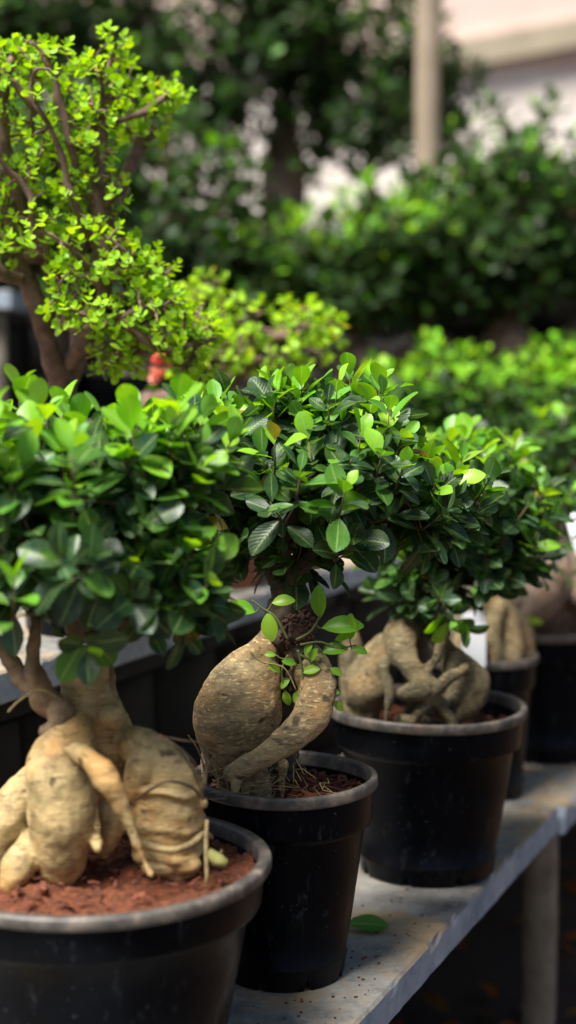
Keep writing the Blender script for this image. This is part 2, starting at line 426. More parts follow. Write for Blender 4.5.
def grow(root_pts, attract, step=.02, kill=.03, infl=.4, iters=200, sag=0):
    """space colonisation: returns nodes, parents, and the node each attractor was reached from"""
    import numpy as np
    nodes = [Vector(p) for p in root_pts]; par = [-1] + list(range(len(root_pts) - 1))
    A = np.array([tuple(a) for a in attract]); alive = np.ones(len(A), bool); reach = [None] * len(A)
    Nn = np.array([tuple(n) for n in nodes])
    best = np.full(len(A), 1e9); bi = np.zeros(len(A), int)
    def upd(s):
        for j in range(s, len(Nn)):
            d = np.linalg.norm(A - Nn[j], axis=1); m = d < best; best[m] = d[m]; bi[m] = j
    upd(0)
    for it in range(iters):
        k = alive & (best < kill)
        for i in np.where(k)[0]: reach[i] = int(bi[i])
        alive &= ~k
        if not alive.any(): break
        act = np.where(alive & (best < infl))[0]
        if len(act) == 0: act = np.where(alive)[0]
        tgt = {}
        for i in act: tgt.setdefault(int(bi[i]), []).append(i)
        s = len(Nn); new = []
        for j, li in tgt.items():
            d = A[li] - Nn[j]; d /= np.linalg.norm(d, axis=1)[:, None] + 1e-9
            v = d.mean(0); nn = np.linalg.norm(v)
            if nn < .15: v = d[0]; nn = 1
            new.append(Nn[j] + v / nn * step + np.array([0, 0, -sag]) * step); par.append(j)
        Nn = np.vstack([Nn, np.array(new)]); upd(s)
        # guard against stuck growth
        if it > 5 and len(Nn) > 6000: break
    for i in range(len(A)):
        if reach[i] is None: reach[i] = int(bi[i])
    return [Vector(p) for p in Nn], par, reach
def tree_mesh(nodes, par, reach, attract, r_tip, r_max, seg=6, expo=2.3, wob=.0, rnd=None):
    n = len(nodes); w_ = [0.0] * n; ch = [[] for _ in range(n)]
    used = [False] * n
    for r_ in reach:
        j = r_
        while j != -1 and not used[j]: used[j] = True; j = par[j]
    for i, r_ in enumerate(reach): w_[r_] += 1
    for i in range(n - 1, 0, -1):
        if par[i] >= 0: w_[par[i]] += w_[i]
    rad = [min(r_max, r_tip * max(w_[i], 1) ** (1 / expo)) for i in range(n)]
    for i in range(1, n):
        if used[i] and par[i] >= 0: ch[par[i]].append(i)
    vs, fs = [], []
    chains = [0]; 
    while chains:
        st = chains.pop(); line = [st]
        if par[st] >= 0: line = [par[st], st]
        cur = st
        while ch[cur]:
            c = sorted(ch[cur], key=lambda k: -w_[k]); chains += c[1:]; cur = c[0]; line.append(cur)
        pts = [nodes[k].copy() for k in line]; rr = [rad[k] for k in line]
        if par[st] >= 0: rr[0] = rr[1]
        for q in range(1, len(pts) - 1):
            if wob and rnd: pts[q] += Vector((rnd.uniform(-wob, wob), rnd.uniform(-wob, wob), rnd.uniform(-wob, wob)))
        for _ in range(2):
            pts = [pts[0]] + [(pts[q - 1] + pts[q] * 2 + pts[q + 1]) / 4 for q in range(1, len(pts) - 1)] + ([pts[-1]] if len(pts) > 1 else [])
        if len(pts) > 1: tube_geo(pts, rr, seg, vs, fs)
    for i, a in enumerate(attract):
        p = nodes[reach[i]]
        if (a - p).length > .002: tube_geo([p, p.lerp(a, .5) + Vector((0, 0, .002)), a], [r_tip * 1.2, r_tip, r_tip * .8], 5, vs, fs)
    return vs, fs
def local(v, o): return [tuple(Vector(p) - o) for p in v]

def ficus_crown(root, base_pts, blobs, L, seed, seg=6, young=.5, rows=6, r_max=.009, mleaf=None, origin=Vector((0, 0, 0)), n_leaf=(7, 9), inner=.35, twig=None, extra=()):
    """blobs: (centre, (rx,ry,rz), count); tips cover the upper shell of each, some fill the inside"""
    rnd = random.Random(seed); tips, axes, tops = [], [], []
    for c, (rx, ry, rz), n in blobs:
        got = 0; tries = 0; cur = []
        while got < n and tries < n * 60:
            tries += 1
            v = Vector((rnd.gauss(0, 1), rnd.gauss(0, 1), rnd.gauss(0, 1))).normalized()
            if v.z < -.62: continue
            q = rnd.uniform(.76, 1.14) if rnd.random() > inner else rnd.uniform(.35, .8)
            q *= 1 + .16 * noise.noise(Vector((v.x * 2.2, v.y * 2.2, v.z * 2.2 + seed)))
            p = c + Vector((v.x * rx * q, v.y * ry * q, v.z * rz * q))
            if any((p - o).length < L * .62 for o in cur): continue
            cur.append(p); tips.append(p); got += 1
            axes.append((Vector((v.x / rx, v.y / ry, v.z / rz)).normalized() * .9 + Vector((rnd.uniform(-.3, .3), rnd.uniform(-.3, .3), .75 + rnd.uniform(0, .3)))).normalized())
            tops.append(max(0, min(1, (v.z * q + .25))))
    for p, ax, y in extra: tips.append(p); axes.append(ax.normalized()); tops.append(y)
    stems = [t - a * L * .9 for t, a in zip(tips, axes)]
    nodes, par, reach = grow(base_pts, stems, L * .5, L * .8, .5, 90)
    vs, fs = tree_mesh(nodes, par, reach, stems, .0014 if r_max < .02 else .002, r_max, seg, 2.2, L * .06, rnd)
    for s_, t_ in zip(stems, tips): tube_geo([s_, (s_ + t_) / 2 + Vector((0, 0, -.001)), t_], [.0014, .0012, .0008], 5, vs, fs)
    obj('branches', local(vs, origin), fs, twig or M_TWIG, root)
    lv = Leaves()
    for t_, a_, y in zip(tips, axes, tops):
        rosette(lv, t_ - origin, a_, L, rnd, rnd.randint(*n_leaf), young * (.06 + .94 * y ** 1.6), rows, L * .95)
    return lv.build('foliage', mleaf or M_LEAF, root), tips

# ------------------------------------------------------------------ benches
EA, EB = on_z(376, 1002, 0), on_z(558, 806, 0)
D_ = (EB - EA).normalized(); NB = Vector((-D_.y, D_.x, 0))
def S(a, b, z=0, e=None): return (e or EA) + D_ * a + NB * b + Vector((0, 0, z))
def slab(parent, e, a0, a1, b0, b1, zt, th, seed, drop=0, step=.02, d=None, nb=None):
    d = d or D_; nb = nb or NB
    n = max(3, int((a1 - a0) / step)); vs, fs = [], []
    ch = .004
    sec = [(b0, zt - ch), (b0 + ch, zt), ] + [(b0 + ch + (b1 - b0 - 2 * ch) * k / 8, zt) for k in range(1, 8)] + [(b1 - ch, zt), (b1, zt - ch), (b1, zt - th + ch), (b1 - ch, zt - th), (b0 + ch, zt - th), (b0, zt - th + ch), (b0, zt - th * .66), (b0, zt - th * .33)]
    for i in range(n + 1):
        a = a0 + (a1 - a0) * i / n
        for q, (b, z) in enumerate(sec):
            p = e + d * a + nb * b; p.z = z
            if i in (0, n): p += d * (.003 if i == 0 else -.003) * (1 if q in (0, 1, 2) else 0)
            f = noise.noise(p * 23 + Vector((seed, 0, 0)))
            if q in (0, 1, len(sec) - 1, len(sec) - 2, len(sec) - 3): 
                p += nb * (.0016 * f)
                g = noise.noise(p * 70 + Vector((seed, 3, 0)))
                if q in (0, 1) and g > .32: p += nb * .004 * (g - .32) * 5 - Vector((0, 0, .003))
                if q in (len(sec) - 3, len(sec) - 4) and g > .3: p += Vector((0, 0, .010 * (g - .3) * 4))
            p.z += .0012 * noise.noise(p * 9)
            vs.append(tuple(p))
    m = len(sec)
    for i in range(n):
        for k in range(m):
            k2 = (k + 1) % m; fs.append((i * m + k, i * m + k2, (i + 1) * m + k2, (i + 1) * m + k))
    fs.append(tuple(range(m - 1, -1, -1))); fs.append(tuple(n * m + k for k in range(m)))
    o = obj('slab', vs, fs, M_CONC, parent, sm=False); return o
def box_geo(vs, fs, c, d, nb, la, lb, z0, z1, seed=0, cuts=8):
    """upright post with uneven faces"""
    o = len(vs)
    for i in range(cuts + 1):
        z = z0 + (z1 - z0) * i / cuts
        for (a, b) in ((-1, -1), (0, -1), (1, -1), (1, 0), (1, 1), (0, 1), (-1, 1), (-1, 0)):
            k = .94 if a and b else 1
            p = c + d * (a * la / 2 * k) + nb * (b * lb / 2 * k); p.z = z
            q = noise.noise(p * 16 + Vector((seed, 0, 0))) * .05
            p += d * a * la * q + nb * b * lb * q
            vs.append(tuple(p))
    for i in range(cuts):
        for k in range(8): k2 = (k + 1) % 8; fs.append((o + i * 8 + k, o + i * 8 + k2, o + (i + 1) * 8 + k2, o + (i + 1) * 8 + k))
    fs.append(tuple(o + k for k in range(7, -1, -1))); fs.append(tuple(o + cuts * 8 + k for k in range(8)))
GZ = -.52
bench = thing('bench', (0, 0, 0), 'low concrete slab bench in front carrying the row of black pots', 'bench')
slab(bench, EA, -1.6, -.32, 0.0, .50, 0, .05, 1); slab(bench, EA, -.314, (EB - EA).length, 0, .50, 0, .05, 2)
slab(bench, EA, (EB - EA).length + .006, 1.95, -.012, .50, -.004, .05, 3); slab(bench, EA, 1.956, 2.9, -.004, .50, .002, .05, 4)
pc = P(563, 900, 2.90)
pa = (Vector((pc.x, pc.y, 0)) - Vector((EA.x, EA.y, 0))).dot(D_)
for a in (-1.2, -.32, pa, 1.95, 2.7):
    for b in (.05, .44):
        v, f = [], []; box_geo(v, f, S(a, b), D_, NB, .065, .055, GZ, -.051, a)
        obj('post', v, f, M_POST, bench)
UA, UB = on_z(12, 668, .35), on_z(276, 588, .35)
UD = (UB - UA).normalized(); UD.z = 0; UN = Vector((-UD.y, UD.x, 0))
upper = thing('bench', (0, 0, 0), 'raised grey concrete shelf behind the front row, with a terracotta pot on it', 'bench')
for k, (a0, a1) in enumerate(((-1.3, -.304), (-.3, .9), (.904, 2.1))): slab(upper, UA, a0, a1, 0, .62, .35, .05, 7 + k, d=UD, nb=UN)
for a in (-.9, .95, 1.9):
    v, f = [], []; box_geo(v, f, UA + UD * a + UN * .5, UD, UN, .07, .07, GZ, .299, a); obj('post', v, f, M_POST, upper)
# wall added to darken the void under the raised shelf
def wall(name, e, d, nb, a0, a1, z0, z1, b, th, label, m=M_WALL, bh=.14):
    """coursed stone wall; joints are recesses between blocks"""
    root = thing(name, (0, 0, 0), label, 'wall'); vs, fs = [], []; rnd = random.Random(len(label))
    z = z0
    while z < z1 - .01:
        h = min(bh * rnd.uniform(.8, 1.2), z1 - z); a = a0
        while a < a1 - .01:
            L = min(rnd.uniform(.2, .42), a1 - a); c = e + d * (a + L / 2) + nb * (b + th / 2 + rnd.uniform(-.006, .006))
            box_geo(vs, fs, c, d, nb, L - .008, th, z + .004, z + h - .004, a, 3); a += L
        z += h
    c = e + d * ((a0 + a1) / 2) + nb * (b + th * .55); box_geo(vs, fs, c, d, nb, a1 - a0, th * .6, z0, z1 - .012, 0, 2)
    return obj('blockwork', vs, fs, m, root)
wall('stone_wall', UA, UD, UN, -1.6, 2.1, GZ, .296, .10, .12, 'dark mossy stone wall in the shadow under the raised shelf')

# ground
def ground_mat():
    m, t, b = mat('bare_earth'); co = objco(t)
    c = ramp(t, noise_n(t, 3, 9, .7, co), [(.3, (.022, .013, .008)), (.55, (.06, .035, .02)), (.8, (.12, .075, .04))])
    t.links.new(c, b.inputs['Base Color']); b.inputs['Roughness'].default_value = .95
    bump(t, b, noise_n(t, 25, 9, .7, co), .8, .02); return m
G = 24; gv, gf = [], []
for i in range(G + 1):
    for j in range(G + 1):
        x = (i / G - .5) * 2; y = (j / G - .5) * 2; x = math.copysign(abs(x) ** 3, x) * 150; y = math.copysign(abs(y) ** 3, y) * 150 + 3
        gv.append((x, y, GZ + .02 * noise.noise(Vector((x, y, 0)))))
for i in range(G):
    for j in range(G): a = i * (G + 1) + j; gf.append((a, a + G + 1, a + G + 2, a + 1))
tag(obj('ground', gv, gf, ground_mat()), 'dark bare earth of the nursery', kind='structure')
rnd = random.Random(5); lv = Leaves()
for i in range(700):
    x = rnd.uniform(.1, 2.6); y = rnd.uniform(2, 7)
    a = rnd.uniform(0, 6.3)
    lv.add(Vector((x, y, GZ + .02 + rnd.random() * .02)), Vector((math.cos(a), math.sin(a), rnd.uniform(-.1, .4))), Vector((rnd.uniform(-.4, .4), rnd.uniform(-.4, .4), 1)), rnd.uniform(.05, .09), .035, rnd.choice([(.42, .10, .02), (.55, .20, .03), (.30, .07, .02), (.2, .09, .03)]), 4, .3, .3)
tag(lv.build('leaf_litter', M_JADE, None), kind='stuff')

# ------------------------------------------------------------------ PLANT 2 (in focus)
def pot_place(px, py, D, r, h, label, seed, rb=None, group='black nursery pots of ficus bonsai on the front bench', soil=None):
    c = P(px, py, D); root = thing('potted_bonsai', (c.x, c.y, .0015), label, 'bonsai', group)
    make_pot(root, r, h, seed=seed, rb=rb, soil_z=soil); return root, Vector((c.x, c.y, .0015))
FY = 2.04; k2 = FY / F
b2, o2 = pot_place(284, 777, FY, .122, .264, 'round-bellied ficus bonsai in sharp focus, black pot at centre of the bench', 3, rb=.078, soil=.230)
add_chips(b2, .118, .232, 420, 4, .006)
def PL(px, py, Y, r): return P(px, py, Y), r * Y / F
def tubes(parts, vs, fs, seg=20, sub=7):
    for pts in parts:
        pr = [PL(*q) for q in pts]
        p, r = spline([a for a, _ in pr], [b for _, b in pr], sub); tube_geo(p, r, seg, vs, fs)
        for e, c in ((0, 1), (-1, 1)): sphere_geo(p[e], r[e] * .99, vs, fs, 14, 8)
vs, fs = [], []
tubes([[(268, 636, FY + .005, 10), (262, 652, FY, 18), (252, 672, FY - .01, 32), (240, 697, FY - .02, 42), (234, 722, FY - .02, 42), (230, 748, FY - .015, 31), (228, 772, FY, 16), (228, 800, FY, 8)],
       [(283, 628, FY + .01, 13), (296, 645, FY + .005, 15), (311, 668, FY - .02, 19), (317, 693, FY - .045, 19.5), (309, 717, FY - .07, 18), (290, 738, FY - .085, 15.5), (264, 756, FY - .09, 13.5), (242, 769, FY - .085, 11.5), (232, 774, FY - .08, 8)],
       [(258, 764, FY - .07, 9), (262, 782, FY - .07, 9), (262, 806, FY - .07, 9)],
       [(240, 772, FY - .085, 8), (236, 786, FY - .09, 4.5), (233, 806, FY - .09, 3.5)],
       [(247, 776, FY - .07, 5), (246, 800, FY - .07, 2.2)],
       [(283, 765, FY - .03, 5), (282, 782, FY - .03, 3.5), (283, 806, FY - .03, 2.5)],
       [(207, 745, FY, 6), (205, 775, FY, 5), (206, 806, FY, 5)],
       ], vs, fs)
fused('caudex', vs, fs, M_CAU, b2, .0026, 3, ((14, .006), (45, .0024), (120, .0009)), origin=o2)
# ringed bark ridge and dark rough trunk
vs, fs = [], []
for (px, py, r_, a) in ((262, 655, 19.5, .1), (288, 741, 18.2, .9)):
    pass
tubes([[(283, 610, FY + .01, 16), (281, 650, FY + .02, 15), (284, 700, FY + .05, 15), (282, 740, FY + .06, 15), (280, 800, FY + .05, 13)], [(283, 640, FY, 15), (281, 622, FY, 15), (285, 605, FY, 17), (289, 585, FY, 16), (284, 566, FY + .01, 12)],  # first tube is a core, dark bark standing in for the shaded gap
       [(289, 590, FY, 12), (300, 572, FY - .01, 9), (312, 555, FY - .01, 6)],
       [(284, 585, FY, 11), (272, 568, FY + .01, 8), (262, 550, FY + .02, 6)],
       [(296, 640, FY - .02, 8), (300, 655, FY - .03, 7), (292, 690, FY, 5)]], vs, fs, 14, 5)
fused('trunk', vs, fs, M_BARK, b2, .003, 2, ((40, .006), (110, .003), (230, .0016)), origin=o2)
rnd = random.Random(8); vs, fs = [], []
for i in range(260):     # knobbly burl of buds
    v = Vector((rnd.gauss(0, 1), rnd.gauss(0, 1), rnd.gauss(0, 1))).normalized()
    c = P(299, 631, FY - .025) + Vector((v.x * .020, v.y * .016, v.z * .023)) * (1) + Vector((.004 * math.sin(i), 0, .005 * math.sin(i * 1.7))); sphere_geo(c, rnd.uniform(.0014, .0034), vs, fs, 7, 5)
sphere_geo(P(299, 631, FY - .025), .018, vs, fs)
obj('burl', local(vs, o2), fs, bark_mat('reddish_bud_knobs', (.02, .009, .007), (.14, .06, .04), 160), b2)
vs, fs = [], []; rnd = random.Random(12)
for k in range(34):      # thin aerial roots and fibres
    x = rnd.uniform(215, 330); y = rnd.uniform(745, 795); p = [P(x + i * rnd.uniform(-5, 5), y + i * rnd.uniform(1, 7), FY - .06 - .01 * i) for i in range(5)]
    tube_geo(p, [.0007] * 5, 5, vs, fs)
tag(obj('root_fibres', local(vs, o2), fs, M_ROOT, b2), kind='stuff'); vs, fs = [], []
for pl in ([(188, 735), (198, 750), (206, 775), (206, 800)], [(228, 775), (214, 782), (208, 790), (203, 806)], [(250, 652), (262, 662), (284, 668), (296, 690)]):
    p, r_ = spline([P(x, y, FY - .055) for x, y in pl], [.0011] * 4); v_, f_ = tube_geo(p, r_, 5)
    obj('aerial_root', local(v_, o2), f_, M_ROOT, b2)
vs, fs = [], []; rnd = random.Random(3)
for x, y, L, an in ((334, 770, .022, .8), (318, 780, .03, .1), (345, 762, .018, 1.0), (310, 790, .02, 2.2), (330, 788, .02, 2.6)):
    c = P(x, y, FY - .03); c.z = .24; d = Vector((math.cos(an), .4, math.sin(an) * .5)).normalized()
    tube_geo([c - d * L, c + Vector((0, 0, .003)), c + d * L], [.003, .0042, .0006], 7, vs, fs)
obj('bark_flakes', local(vs, o2), fs, M_CHIP, b2)
base2 = [P(284, 572, FY + .01), P(284, 560, FY + .01), P(286, 545, FY + .01)]
blobs2 = [(P(324, 478, FY + .01), (.150, .13, .100), 76), (P(214, 432, FY + .01), (.070, .07, .048), 34), (P(428, 500, FY + .05), (.075, .075, .06), 30), (P(232, 510, FY + .05), (.065, .07, .055), 22), (P(318, 410, FY + .04), (.10, .08, .045), 30), (P(292, 548, FY + .03), (.06, .07, .035), 14)]
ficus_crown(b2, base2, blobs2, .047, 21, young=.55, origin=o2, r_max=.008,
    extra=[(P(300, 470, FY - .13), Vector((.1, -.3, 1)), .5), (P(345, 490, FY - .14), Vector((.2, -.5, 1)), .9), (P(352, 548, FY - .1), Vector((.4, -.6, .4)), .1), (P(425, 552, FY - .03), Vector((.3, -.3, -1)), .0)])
# sprig of round young leaves on the trunk
lv = Leaves(); rnd = random.Random(31)
LB = []
def one(px, py, Y, dx, dz, Lpx, wr=.55, col=None, dy=-.3, nn=None, rows=7):
    d = Vector((dx, dy, dz)).normalized(); L = Lpx * Y / F
    LB.append(P(px, py, Y))
    lv.add(P(px, py, Y) - o2, d, nn or Vector((-.3, -.8, .6)), L, L * wr, col or rnd.choice(NEW), rows, .3, rnd.uniform(.15, .5), .55)
sty = FY - .05
for a in ((255, 612, -1, .45, 24), (268, 612, .1, -1, 26), (320, 618, -.1, 1, 30), (322, 628, .95, .25, 36), (350, 640, -.05, 1, 24), (352, 648, 1, -.15, 14), (335, 640, .6, .3, 14),
          (272, 603, .9, .3, 20), (305, 655, .3, 1, 12), (296, 664, -.8, .3, 13), (302, 672, .8, .3, 16), (290, 678, -.7, -.6, 12), (312, 676, .9, -.2, 13), (300, 690, -.5, -.8, 12),
          (315, 690, .9, -.5, 12), (322, 652, .9, .4, 22), (330, 668, .9, -.4, 12), (322, 680, .2, -1, 14), (280, 672, -.6, .6, 14), (285, 690, .2, -1, 14), (306, 700, .3, -.9, 12), (334, 700, .6, -.7, 12), (310, 662, .3, .9, 14), (276, 655, -.8, .2, 10), (326, 692, .8, .1, 12)):
    one(a[0], a[1], sty, a[2], a[3], a[4] * 1.15, .58 if a[4] < 30 else .5)
sp_ = lv.build('sprig', M_LEAF, b2, label='bright green young shoots with small rounded leaves')
vs, fs = [], []; SP = []
for pl in ([(288, 640), (276, 618), (262, 608), (252, 600)], [(296, 640), (310, 632), (318, 620), (322, 608)], [(300, 645), (320, 642), (338, 648), (356, 645)], [(298, 650), (302, 668), (304, 690), (306, 700)], [(300, 655), (316, 664), (326, 680), (334, 700)], [(288, 655), (282, 670), (284, 690)]):
    p, r_ = spline([P(x, y, sty) for x, y in pl], [.0019, .0017, .0014, .001][:len(pl)]); tube_geo(p, r_, 6, vs, fs); SP += p
for q in LB:
    e = min(SP, key=lambda t: (t - q).length); m_ = e.lerp(q, .5) - Vector((0, 0, .002)); p, r_ = spline([e, m_, q], [.001, .0009, .0008], 4); tube_geo(p, r_, 5, vs, fs)
obj('sprig_stems', local(vs, o2), fs, simple('green_stem', (.07, .09, .02), (.16, .18, .05)), b2)

# ------------------------------------------------------------------ PLANT 1 (front left)
Y1 = 1.76
b1, o1 = pot_place(88, 868, Y1, .207, .243, 'largest foreground ficus bonsai with fat yellow roots, pot cut by the bottom left corner', 9, rb=.150, soil=.220)
add_chips(b1, .19, .224, 190, 5, .007)
vs, fs = [], []
F1 = Y1 + .03
tubes([[(88, 668, F1 + .02, 25), (88, 690, F1 + .02, 27), (94, 715, F1 + .02, 30), (104, 740, F1 + .02, 32), (112, 765, F1 + .04, 28), (110, 800, F1 + .09, 20), (106, 850, F1 + .10, 16), (106, 905, F1 + .10, 14)],
       [(78, 718, F1, 15), (68, 742, F1 - .03, 27), (61, 775, F1 - .06, 37), (62, 808, F1 - .07, 37), (61, 840, F1 - .07, 31), (61, 862, F1 - .065, 25), (60, 880, F1 - .06, 18), (60, 905, F1 - .06, 12)],
       [(44, 770, F1, 16), (20, 800, F1 - .02, 24), (0, 826, F1 - .03, 26), (-10, 860, F1 - .03, 22), (-12, 900, F1 - .03, 18)],
       [(34, 838, F1 - .04, 9), (26, 852, F1 - .07, 15), (18, 868, F1 - .08, 17), (12, 886, F1 - .08, 12), (10, 900, F1 - .08, 6)],
       [(125, 738, F1 + .01, 16), (145, 750, F1 - .02, 22), (165, 775, F1 - .03, 32), (168, 805, F1 - .03, 37), (166, 832, F1 - .03, 38), (169, 856, F1 - .03, 31), (174, 878, F1 - .03, 24), (174, 905, F1 - .03, 18)],
       [(150, 745, F1 - .03, 12), (142, 765, F1 - .05, 16), (134, 790, F1 - .05, 13), (140, 800, F1 - .05, 6)],
       [(70, 748, F1 - .08, 9), (92, 762, F1 - .12, 12), (106, 780, F1 - .13, 13), (120, 800, F1 - .13, 9), (132, 830, F1 - .13, 6), (142, 855, F1 - .13, 4.5), (151, 874, F1 - .13, 5)],
       [(108, 810, F1 - .03, 12), (112, 830, F1 - .04, 13), (104, 852, F1 - .04, 9)],
       [(95, 838, F1 - .08, 6), (98, 850, F1 - .1, 4)],
       ], vs, fs, 22)
sphere_geo(P(203, 803, F1 - .045), 6 * k2, vs, fs, 12, 8); sphere_geo(P(112, 716, F1 - .035), 9 * k2, vs, fs, 12, 8)
sphere_geo(P(160, 866, F1 - .055), 13 * Y1 / F, vs, fs, 12, 8, (1.3, 1, .7)); sphere_geo(P(186, 864, F1 - .05), 13 * Y1 / F, vs, fs, 12, 8, (1.2, 1, .75))
for zz, rr_ in ((822, 39.0), (786, 38.5), (850, 34.5)):      # growth rings that bulge round the swollen root
    cc = P(167, zz, F1 - .03); q = [cc + Vector((math.cos(a * .314) * rr_ * Y1 / F * .97, math.sin(a * .314) * rr_ * Y1 / F * .97, .004 * math.sin(a))) for a in range(21)]; tube_geo(q, .0042, 8, vs, fs)
fused('caudex', vs, fs, M_CAU2, b1, .0030, 2, ((12, .005), (36, .003), (110, .0011)), origin=o1)
vs, fs = [], []    # cut stump face with reddish bark, brown shoots
tubes([[(62, 716, F1 - .02, 13), (44, 700, F1 - .02, 14), (36, 676, F1 - .03, 11), (33, 650, F1 - .03, 8.5), (36, 625, F1 - .03, 7), (38, 600, F1, 6)],
       [(50, 704, F1 - .02, 12), (28, 684, F1, 10), (10, 660, F1, 9), (-8, 632, F1, 8), (-24, 600, F1, 7)],
       [(64, 712, F1 - .03, 12), (58, 724, F1 - .04, 11), (46, 730, F1 - .04, 9)],
       [(96, 672, F1 + .02, 8), (104, 640, F1 + .03, 6), (112, 605, F1 + .03, 6), (122, 570, F1 + .03, 5)],
       [(84, 676, F1 + .03, 7), (74, 640, F1 + .03, 6), (66, 600, F1 + .02, 5)],
       [(108, 690, F1 + .01, 6), (112, 672, F1 + .01, 5), (106, 655, F1 + .02, 4)]], vs, fs, 12, 5)
fused('trunk', vs, fs, bark_mat('knotty_brown_bark', (.09, .05, .025), (.33, .22, .12), 45), b1, .003, 3, ((40, .004), (110, .0016)), origin=o1)
vs, fs = [], []
ell = [(137, 838), (150, 846), (172, 850), (190, 845), (204, 834), (212, 838)]
p, r_ = spline([P(x, y, F1 - .115 + abs(x - 168) * .0012) for x, y in ell], [.0035, .004, .0036, .004, .0035, .002]); v_, f_ = tube_geo(p, r_, 8); obj('surface_root', local(v_, o1), f_, M_ROOT, b1)
p, r_ = spline([P(207, 820, F1 - .075), P(206, 845, F1 - .085), P(207, 875, F1 - .09), P(206, 888, F1 - .09)], [.002, .0026, .0024, .0014]); v_, f_ = tube_geo(p, r_, 7); obj('surface_root', local(v_, o1), f_, M_ROOT, b1)
p, r_ = spline([P(208, 852, F1 - .08), P(218, 860, F1 - .09), P(226, 864, F1 - .09)], [.005, .0075, .005]); v_, f_ = tube_geo(p, r_, 10); obj('surface_root', local(v_, o1), f_, M_YROOT, b1)
vs, fs = [], []
for pl, r0 in (([(135, 800), (150, 790), (168, 781), (190, 786), (200, 796)], .0018), ([(148, 738), (170, 742), (188, 762), (199, 785), (203, 800)], .0013), ([(160, 735), (182, 750), (196, 766), (204, 792)], .0011), ([(152, 735), (180, 740), (206, 748), (204, 790)], .001)):
    p, r_ = spline([P(x, y, F1 - .105 + abs(x - 165) * .0011) for x, y in pl], [r0] * len(pl)); v_, f_ = tube_geo(p, r_, 5); obj('aerial_root', local(v_, o1), f_, M_TWIG, b1)
for pl in ([(62, 700), (40, 690), (20, 700), (8, 712)], [(10, 880), (22, 886), (38, 878)], [(204, 846), (214, 866), (222, 850)]):
    p, r_ = spline([P(x, y, F1 - .06) for x, y in pl], [.0012] * len(pl)); v_, f_ = tube_geo(p, r_, 5); obj('aerial_root', local(v_, o1), f_, M_ROOT, b1)
base1 = [P(84, 640, Y1), P(80, 610, Y1), P(80, 580, Y1)]
blobs1 = [(P(78, 512, Y1 + .01), (.145, .15, .108), 66), (P(14, 470, Y1), (.10, .12, .09), 28), (P(160, 470, Y1 + .02), (.085, .09, .075), 32), (P(165, 575, Y1 - .02), (.06, .07, .045), 16), (P(18, 572, Y1 + .02), (.07, .09, .045), 12)]
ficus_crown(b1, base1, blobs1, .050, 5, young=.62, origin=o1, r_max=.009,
    extra=[(P(15, 578, Y1 - .15), Vector((.1, -.2, 1)), 1), (P(72, 455, Y1 - .16), Vector((0, -.2, 1)), 1), (P(88, 652, Y1 - .1), Vector((.2, -1, -.3)), 0), (P(200, 470, Y1 - .04), Vector((.5, -.2, 1)), .9), (P(196, 590, Y1 - .02), Vector((.6, -.3, .5)), .8), (P(186, 634, Y1 - .02), Vector((.3, -.5, -.7)), 0), (P(212, 560, Y1 - .03), Vector((.7, -.3, .5)), .9), (P(222, 625, Y1 + .03), Vector((.7, -.2, -.4)), 0), (P(132, 600, Y1 - .1), Vector((.1, -.8, .1)), .1), (P(150, 628, Y1 - .04), Vector((.3, -.5, -.4)), 0), (P(208, 606, Y1), Vector((.6, -.3, -.2)), .2), (P(60, 560, Y1 - .15), Vector((-.2, -.7, .4)), 0), (P(178, 590, Y1 - .06), Vector((.4, -.5, -.6)), 0)])

